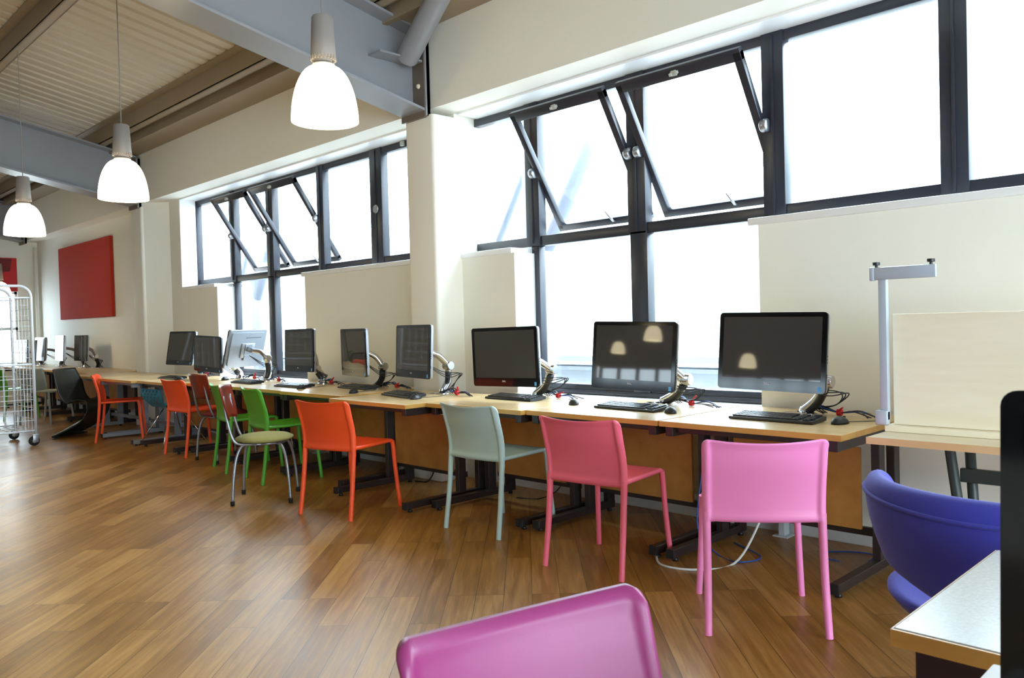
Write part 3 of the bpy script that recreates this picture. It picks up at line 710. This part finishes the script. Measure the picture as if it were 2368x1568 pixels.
# ------------------------------------------------------------------ moulded stacking chairs
def air_chair_proto():
    t = thing('moulded_chair', '', 'chair', (0, 0, 0), 0)
    w = .2340
    G_ = lambda u: math.sin(PI/2*u)
    def yr(z): return -.204+.006*math.sin(PI*min(1, max(0, (z-.44)/.22)))-.058*max(0, (z-.47)/.305)**1.6
    def ztop(u): return .778-.004-.03*(1-math.sqrt(max(0, 1-max(0, (abs(u)-.86)/.14)**2)))
    def zbot(u): a = max(0, (abs(u)-.80)/.20); return .437-.045*a*a*a
    def pos(u, t):
        z = zbot(u)+t*(ztop(u)-zbot(u)); bow = .046*(1-u*u)*(.5+.5*t); z -= .016*(1-u*u)*t**4
        rim = .008*max(0, (t-.93)/.07)**2
        return (u*w*(1+.012*t), yr(z)-bow-rim, z)
    def nrm(u, t): return (-.10*u, -1, .12)
    def th(u, t):
        e = max(0, (abs(u)-.86)/.14); h = .004+.0125*math.sin(min(1, e*2)*PI*.5) if e < .5 else .0165*math.sqrt(max(.002, 1-((e-.5)/.5)**2))
        edge = h
        if t > .9: h = max(h, .0045+.0055*math.sin((t-.9)/.1*PI*.5))
        if t < .1: h = max(h, .0045+.0075*math.cos(t/.1*PI*.5))
        if e > .5: h = edge
        if t > .995 or t < .005: h *= .5
        return h
    b = BM(); sheet(b, lambda u, t: pos(G_(u), t), lambda u, t: nrm(G_(u), t), lambda u, t: th(G_(u), t), 52, 26); obj('backrest', b, 'pink', t, True)
    def sp(u, t):
        y = -.215+t*.43; wd = .219*(.99-.05*t)
        z = .452-.012*(1-u*u)*math.sin(min(1, t*1.2)*PI)+.006*t
        if t > .93: z -= .012*((t-.93)/.07)**2
        return (u*wd, y, z)
    def sth(u, t):
        e = max(0, (abs(u)-.88)/.12); h = .006+.008*math.sin(min(1, e*1.1)*PI*.5)
        if t > .94: h = max(h, .011)
        if abs(u) > .995 or t > .995: h *= .5
        return h
    b = BM(); sheet(b, sp, lambda u, t: (0, 0, 1), sth, 36, 20); obj('seat', b, 'pink', t, True)
    for sx in (-1, 1):
        b = BM(); pts = spline([(sx*.226, -.258, 0), (sx*.221, -.226, .22), (sx*.2195, -.208, .40), (sx*.2185, -.204, .47)], 6)
        tube(b, pts, [.0145+.0025*i/(len(pts)-1) for i in range(len(pts))], 14); obj('leg', b, 'pink', t, 'a')
        b = BM(); pts = spline([(sx*.222, .236, 0), (sx*.208, .214, .25), (sx*.202, .203, .41), (sx*.201, .195, .452)], 6)
        tube(b, pts, [.0138+.002*i/(len(pts)-1) for i in range(len(pts))], 14); obj('leg', b, 'pink', t, 'a')
    return t
AC = air_chair_proto(); G = 'moulded plastic stacking chairs'
def air(x, y, deg, m, label):
    c = dup(AC, (x, y, 0), math.radians(deg), label, G, {'pink_plastic': m}); return c
AC.location = (-1.687, 3.079, 0); AC.rotation_euler = (0, 0, math.radians(36.8)); AC['label'] = 'bright pink plastic chair seen from behind, nearest the birch bench'; AC['group'] = G
air(-2.62, 3.27, 6, 'rose', 'rose pink plastic chair between the powder blue chair and the bright pink one')
air(-3.59, 3.43, 1.5, 'blue', 'powder blue plastic chair in front of the desk right of the pier')
air(-4.69, 3.08, 13, 'orange', 'large orange plastic chair nearest the camera, in front of the pier')
air(-6.16, 3.39, -10, 'green', 'green plastic chair directly behind the olive padded seat, nearer of the two')
air(-6.90, 3.45, -12, 'green', 'green plastic chair partly hidden by the red wooden backrest, further of the two')
air(-8.15, 3.54, 3, 'orange', 'orange plastic chair tucked beside the red-backed chair at the middle of the row')
air(-10.0, 3.43, -25, 'orange', 'orange plastic chair turned sideways, furthest left of the orange ones')
air(-12.83, 3.40, -56, 'greychair', 'pale grey plastic chair seen behind the roll cage')
air(-13.9, 3.25, 10, 'green', 'green plastic chair behind the mesh of the roll cage')
air(-.66, .875, -103, 'shaded_pink', 'close pink chair back cut off by the bottom edge of the photo')

# ------------------------------------------------------------------ upholstered / ply chairs with tube legs
def ply_chair(x, y, deg, seatm, label):
    t = thing('padded_chair', label, 'chair', (x, y, 0), math.radians(deg), 'tube-legged chairs with red wooden backs')
    b = BM(); lathe(b, [(0, .485), (.10, .484), (.17, .474), (.203, .458), (.207, .448), (.195, .436), (.15, .426), (0, .424)], 36); obj('seat', b, seatm, t, True)
    def pos(u, tt):
        z = .60+.235*tt; wd = .165+.02*tt-.03*(1-tt)**3; return (u*wd, -.215-.05*tt-.035*(1-u*u), z+.01*math.cos(u*PI/2))
    b = BM(); sheet(b, pos, lambda u, v: (.3*u, -1, .2), lambda u, v: .0055, 16, 10); bk = obj('backrest', b, 'redwood', t, True)
    b = BM(); tube(b, [Vector(pos(-1+2*k/16, 1))+Vector((0, 0, .0015)) for k in range(17)], .0052, 6); obj('edge', b, 'plyedge', bk, True)
    fr = BM()
    tube(fr, [(.15*math.cos(a*PI/8), .15*math.sin(a*PI/8), .420) for a in range(17)], .009, 8)
    f = obj('frame', fr, 'greytube', t, True)
    for sx in (-1, 1):
        b = BM(); tube(b, spline([(sx*.115, -.262, .77), (sx*.125, -.24, .62), (sx*.14, -.20, .47), (sx*.14, -.15, .425), (sx*.13, 0, .42)], 6), .0095, 10); obj('back_tube', b, 'greytube', f, True)
        for sy in (-1, 1):
            b = BM(); tube(b, spline([(sx*.205, sy*.20, .018), (sx*.195, sy*.19, .18), (sx*.175, sy*.17, .33), (sx*.145, sy*.135, .41), (sx*.09, sy*.08, .422)], 6), .0105, 10); lg = obj('leg', b, 'greytube', t, True)
            b = BM(); lathe(b, [(0, 0), (.015, 0), (.016, .03), (.012, .034)], 12, Matrix.Translation((sx*.205, sy*.20, 0))); obj('rubber_foot', b, 'rubber', lg, True)
    return t
ply_chair(-5.506, 2.878, -37, 'olive', 'chair with round olive padded seat and red wooden back, pulled out into the room')
ply_chair(-7.50, 3.52, 2, 'redseat', 'chair with red wooden back and dark red seat tucked at the desk')

# ------------------------------------------------------------------ sky blue shell chair
t = thing('shell_chair', 'sky blue perforated shell chair on thin wire legs pushed under the desk', 'chair', (-9.0, 3.62, 0), math.radians(5))
b = BM()
def shp(u, v):
    if v < .5:
        a = v/.5; return (u*(.19-.02*a), .18-.33*a, .43-.02*math.sin(a*PI)+.03*u*u)
    a = (v-.5)/.5; return (u*(.17+.05*math.sin(a*PI*.6)), -.15-.09*a-.03*math.sin(a*PI), .43+.20*a)
def shn(u, v): return (0, 0, 1) if v < .42 else ((0, -1, .3) if v > .58 else (0, -.7, .7))
sheet(b, shp, shn, lambda u, v: .005, 20, 30); sh = obj('shell', b, 'teal', t, True)
b = BM()
for r in range(5):
    for c in range(5):
        u = -.7+.35*c+(.17 if r % 2 else 0); v = .62+.08*r
        if abs(u) > .85: continue
        p = Vector(shp(u, v)); lathe(b, [(0, 0), (.016, 0)], 12, Matrix.Translation(p+Vector((0, -.0085, .002))) @ Matrix.Rotation(PI/2-.3, 4, 'X'))
obj('holes', b, 'black', sh)
for sx in (-1, 1):
    for sy in (-1, 1):
        b = BM(); tube(b, [(sx*.27, sy*.26, 0), (sx*.08, sy*.06, .40)], .007, 8); obj('leg', b, 'chrome', t, True)

# ------------------------------------------------------------------ black S-shaped moulded chair
t = thing('cantilever_chair', 'black one-piece S-shaped chair standing behind the sideways orange chair', 'chair', (-10.70, 3.22, 0), math.radians(-52))
prof = spline([(.02, -.335, .0), (.0, -.26, .04), (.03, -.10, .13), (.06, .10, .24), (.08, .20, .34), (.06, .19, .41), (.02, .10, .43), (0, -.08, .42), (0, -.17, .50), (0, -.22, .66), (0, -.28, .83)], 5)
wds = [.27, .265, .24, .215, .215, .235, .245, .235, .235, .245, .20]
def pp(u, v):
    f = v*(len(prof)-1); i = min(int(f), len(prof)-2); a = f-i; p = prof[i].lerp(prof[i+1], a)
    g = v*10; k = min(int(g), 9); w_ = wds[k]+(wds[k+1]-wds[k])*(g-k)
    low = v < .42
    return (u*w_, p.y+(.12*u*u if v < .12 else (-.10*u*u if False else 0))+(.05*u*u if v > .62 else 0), p.z+(.035*u*u if .45 < v < .7 else 0)-(.72*p.z*abs(u)**3*(1-v/.42) if low else 0))
def pn(u, v):
    f = max(.02, min(.98, v)); i = int(f*(len(prof)-1)); a = prof[max(0, i-1)]; c = prof[min(len(prof)-1, i+1)]; d = c-a
    return (0, -d.z, d.y)
b = BM(); sheet(b, pp, pn, lambda u, v: .007, 18, 50); obj('shell', b, 'panton', t, True)

# ------------------------------------------------------------------ blue upholstered tub chair
t = thing('tub_chair', 'blue upholstered tub chair with wrap-round back by the birch bench', 'chair', (-.585, 2.45, 0), math.radians(-9))
def bp(u, v):
    a = u*math.radians(128); rx, ry = .345, .30
    zt = .785-.24*max(0, (abs(u)-.56)/.44)**1.2
    zb = .50+.15*max(0, (abs(u)-.05)/.95)**1.1
    z = zb+(zt-zb)*v; k = .86+.14*math.sin(min(1, v*1.25)*PI*.5)
    return (math.sin(a)*rx*k, -math.cos(a)*ry*k, z)
def bn(u, v):
    a = u*math.radians(128); return (math.sin(a), -math.cos(a), .1-.5*(1-v)**2)
def bth(u, v):
    e = min(1, (1-abs(u))/.10); h = .036*math.sqrt(max(.02, e*(2-e)))
    if v > .82: h *= math.sqrt(max(.03, 1-((v-.82)/.18)**2))
    if v < .1: h *= .45+.55*v/.1
    return h
b = BM(); sheet(b, bp, bn, bth, 64, 30); bk = obj('backrest', b, 'bluefab', t, True)
b = BM(); pts = []
for k in range(49):
    u = -1+2*k/48; u *= .97; p = Vector(bp(u, .80)); n = Vector(bn(u, .8)).normalized(); pts.append(p+n*.0385*math.sqrt(max(.1, min(1, (1-abs(u))/.1))))
tube(b, pts, .006, 8); obj('seam', b, 'bluefab', bk, True)
def sp2(u, v):
    a = u*PI; rr = v
    x = math.cos(a)*.345*rr; y = math.sin(a)*.33*rr+.05
    return (x, y, .375+.085*rr**2.6)
b = BM(); sheet(b, sp2, lambda u, v: (0, 0, 1), lambda u, v: .035*math.sqrt(max(.04, 1-v**6)), 48, 14); bmesh.ops.remove_doubles(b, verts=b.verts, dist=.0005); st = obj('seat', b, 'bluefab', t, True)
b = BM(); tube(b, [(0, .05, .04), (0, .05, .345)], .028, 14); obj('column', b, 'chrome', t, True)
b = BM(); tube(b, spline([(0, .0, .36), (0, -.22, .35), (0, -.30, .42), (0, -.27, .56)], 5), .016, 10); obj('back_strut', b, 'chrome', t, True)
b = BM()
for k in range(4):
    a = PI/4+k*PI/2; tube(b, [(0, .05, .05), (math.cos(a)*.28, .05+math.sin(a)*.28, .014)], [.02, .013], 10)
obj('base', b, 'chrome', t, True)

# ------------------------------------------------------------------ birch bench with screen board and silver post
t = thing('workbench', 'pale birch workbench at the right end, standing on dark green trestles', 'bench', (-1.33, 3.34, 0))
b = BM(); box(b, 0, 1.9, 0, .72, .712, .738, .002); lt = obj('tabletop', b, 'bench', t)
b = BM(); box(b, -.002, 1.9, -.003, 0, .710, .738); obj('edge_band', b, 'benchedge', lt)
b = BM(); box(b, .0, 1.85, .19, .70, .739, .765, .002); obj('raised_board', b, 'bench', t)
for x in (.17, 1.5):
    b = BM(); tube(b, spline([(x-.02, .50, .70), (x+.0, .48, .60), (x+.05, .42, .30), (x+.06, .30, .02)], 5), .022, 12); tr = obj('leg', b, 'greenmetal', t, True)
    b = BM(); tube(b, [(x+.06, .52, .70), (x+.07, .60, .02)], .022, 12); obj('leg', b, 'greenmetal', t, True)
b = BM(); box(b, .2, 1.55, .49, .52, .50, .56, .004); obj('crossbar', b, 'greenmetal', t)
b = BM(); box(b, -1.308, .45, 3.575, 3.593, .766, 1.235, .002); tag(obj('desk_screen', b, 'bench'), 'upright pale birch screen board standing on the bench', 'screen')
t = thing('clamp_post', 'silver post with a short horizontal arm clamped to the bench edge', 'post', (-1.332, 3.548, .766))
b = BM(); box(b, -.016, .016, -.016, .014, .02, .66, .002); obj('pole', b, 'silverpaint', t, 'a')
b = BM(); box(b, -.03, .215, -.026, -.004, .615, .668, .005); box(b, -.048, -.028, -.03, .0, .612, .670, .006); obj('arm', b, 'silverpaint', t, 'a')
for x in (-.022, .195):
    b = BM(); lathe(b, [(0, .668), (.006, .668), (.006, .676), (.015, .678), (.015, .690), (0, .690)], 14, Matrix.Translation((x, -.014, 0))); obj('screw', b, 'black', t, 'a')
b = BM(); box(b, -.034, .016, -.03, .012, -.0, .062, .007); obj('clamp', b, 'silverpaint', t, 'a')

# ------------------------------------------------------------------ foreground desks and near monitor
t = thing('side_desk', 'grey-topped desk corner with a golden wooden edge at bottom right', 'desk', (-.511, 1.372, 0), 0)
b = BM(); box(b, 0, 1.35, 0.003, .60, .692, .72, .003); tp = obj('tabletop', b, 'deskgrey', t)
b = BM(); box(b, -.002, 1.35, -.002, .003, .691, .7185); box(b, -.002, 0, 0, .6, .691, .7185); obj('edge_band', b, 'edge', tp)
b = BM(); box(b, .025, 1.3, .03, .06, .60, .69, .003); fr = obj('front_rail', b, 'dmetal', t)
b = BM(); lathe(b, [(0, 0), (.009, .0), (.007, .006), (0, .007)], 12, Matrix.Translation((.13, .03, .655)) @ Matrix.Rotation(PI/2, 4, 'X')); obj('bolt', b, 'black', fr, True)
for x in (.05, 1.28):
    b = BM(); box(b, x-.022, x+.022, .03, .56, .02, .065, .004); box(b, x-.02, x+.02, .3, .36, .06, .69, .003); obj('leg', b, 'dmetal', t)
t = thing('side_desk', 'white desk corner at the very bottom right, in front of the grey-topped desk', 'desk', (-.352, .56, 0), 0)
b = BM(); box(b, 0, 1.3, 0, .77, .694, .72, .004); obj('tabletop', b, 'skirt', t, 'a')
for x in (.05, 1.25):
    b = BM(); box(b, x-.022, x+.022, .05, .72, .02, .065, .004); box(b, x-.02, x+.02, .34, .40, .06, .694, .003); obj('leg', b, 'dmetal', t)
# ------------------------------------------------------------------ roll cage
t = thing('roll_cage', 'white wire roll cage trolley on castors at the left edge', 'trolley', (-10.30, 2.60, 0), -PI/2)
def fr_side(y, par):
    b = BM(); H = 1.80; L = .80; r = .12
    pts = [(0, y, .13), (0, y, H-r)] + [(r-r*math.cos(a), y, H-r+r*math.sin(a)) for a in [k*PI/12 for k in range(1, 7)]] + [(L-r+r*math.sin(a), y, H-r+r*math.cos(a)) for a in [k*PI/12 for k in range(0, 7)]] + [(L, y, .13)]
    tube(b, pts, .016, 10); s = obj('side_frame', b, 'cage', par, True)
    for z in (.17, .92, 1.67):
        b = BM(); tube(b, [(0, y, z), (L, y, z)], .009, 8); obj('rail', b, 'cage', s, True)
    b = BM()
    for k in range(1, 8): tube(b, [(k*.1, y-.006, .17), (k*.1, y-.006, 1.67)], .0035, 6)
    for k in range(1, 13): tube(b, [(0, y+.004, .17+k*.118), (L, y+.004, .17+k*.118)], .0032, 6)
    obj('wire_mesh', b, 'cage', s)
fr_side(0, t); fr_side(-.85, t)
b = BM()
for k in range(9): tube(b, [(.03+k*.0925, 0, .16), (.03+k*.0925, -.85, .16)], .005, 6)
for k in range(5): tube(b, [(0, -.08-k*.17, .155), (.8, -.08-k*.17, .155)], .005, 6)
obj('floor_grid', b, 'cage', t)
b = BM()
for k in range(13): tube(b, [(.0, 0, .17+k*.125), (.0, -.85, .17+k*.125)], .0035, 6)
for k in range(1, 6): tube(b, [(.0, -.142*k, .17), (.0, -.142*k, 1.67)], .0035, 6)
obj('wire_mesh', b, 'cage', t)
for x in (0, .8):
    for y in (0, -.85):
        b = BM(); RR = Matrix.Translation((x+.02, y, .055)) @ Matrix.Rotation(PI/2, 4, 'X')
        lathe(b, [(0, -.016), (.04, -.016), (.054, -.01), (.055, .01), (.04, .016), (0, .016)], 24, RR); c = obj('castor', b, 'rubber', t, 'a')
        b = BM(); lathe(b, [(0, -.019), (.022, -.019), (.022, .019), (0, .019)], 16, RR); box(b, x-.02, x+.035, y-.026, y-.02, .04, .12, .002); box(b, x-.02, x+.035, y+.02, y+.026, .04, .12, .002); box(b, x-.025, x+.035, y-.026, y+.026, .115, .13, .002); obj('fork', b, 'alu', c, 'a')

# ------------------------------------------------------------------ radiators and cables under the desks
for x0, x1, lab in ((-3.75, -1.95, 'low white radiator under the desks beside the birch bench'), (-7.3, -5.45, 'low white radiator under the desks left of the pier'), (-10.4, -8.6, 'low white radiator under the desks near the second pier')):
    t = thing('radiator', lab, 'radiator', ((x0+x1)/2, 4.27, 0)); L = (x1-x0)/2
    b = BM(); box(b, -L, L, -.04, .04, .17, .56, .012)
    for k in range(int(2*L/.09)): box(b, -L+.05+k*.09, -L+.07+k*.09, -.047, -.04, .2, .53, .003)
    obj('panel', b, 'radiator', t, 'a')
    for sx in (-1, 1):
        b = BM(); box(b, sx*(L-.22)-.018, sx*(L-.22)+.018, -.03, .03, .008, .18, .003); box(b, sx*(L-.22)-.045, sx*(L-.22)+.045, -.05, .05, 0, .008, .002); obj('foot', b, 'radiator', t)
b = BM(); tube(b, spline([(-2.05, 3.9, .30), (-2.1, 3.65, .02), (-2.18, 3.42, .006), (-2.36, 3.36, .006), (-2.50, 3.5, .006)], 8), .006, 8); tag(obj('floor_cable', b, 'cwhite', smooth=True), 'white cable looping on the floor behind the bright pink chair', 'cable')
b = BM(); tube(b, spline([(-2.4, 3.8, .4), (-2.38, 3.72, .12), (-2.25, 3.7, .006), (-2.1, 3.65, .006), (-2.06, 3.8, .006), (-2.3, 3.95, .006)], 8), .004, 8); tag(obj('floor_cable', b, 'cblue', smooth=True), 'thin blue cable on the floor behind the bright pink chair', 'cable')
b = BM(); tube(b, spline([(-1.55, 4.28, .25), (-1.62, 4.1, .006), (-1.78, 3.98, .006), (-1.86, 4.08, .006), (-1.66, 4.2, .006), (-1.35, 4.05, .006), (-1.15, 4.0, .006)], 8), .004, 8); tag(obj('floor_cable', b, 'cblue', smooth=True), 'dark blue cable loop on the floor left of the tub chair', 'cable')
b = BM(); tube(b, spline([(-3.72, 4.22, .35), (-3.75, 4.15, .1), (-3.9, 4.1, .006), (-4.05, 4.02, .006)], 8), .004, 8); tag(obj('floor_cable', b, 'cblack', smooth=True), 'thin dark cable trailing to the floor behind the powder blue chair', 'cable')
b = BM(); tube(b, spline([(-5.1, 3.95, .5), (-5.0, 3.92, .4), (-4.92, 4.0, .2), (-5.0, 4.0, .02), (-5.12, 3.95, .006)], 8), .005, 8); tag(obj('floor_cable', b, 'cblack', smooth=True), 'black cable hanging beside the foot of the pier', 'cable')
b = BM(); tube(b, spline([(-1.12, 4.0, .70), (-1.13, 4.02, .62), (-1.15, 4.03, .40), (-1.18, 4.05, .1), (-1.25, 4.1, .006)], 8), .004, 8); tag(obj('floor_cable', b, 'cblue', smooth=True), 'blue network cable hanging behind the workbench trestle', 'cable')
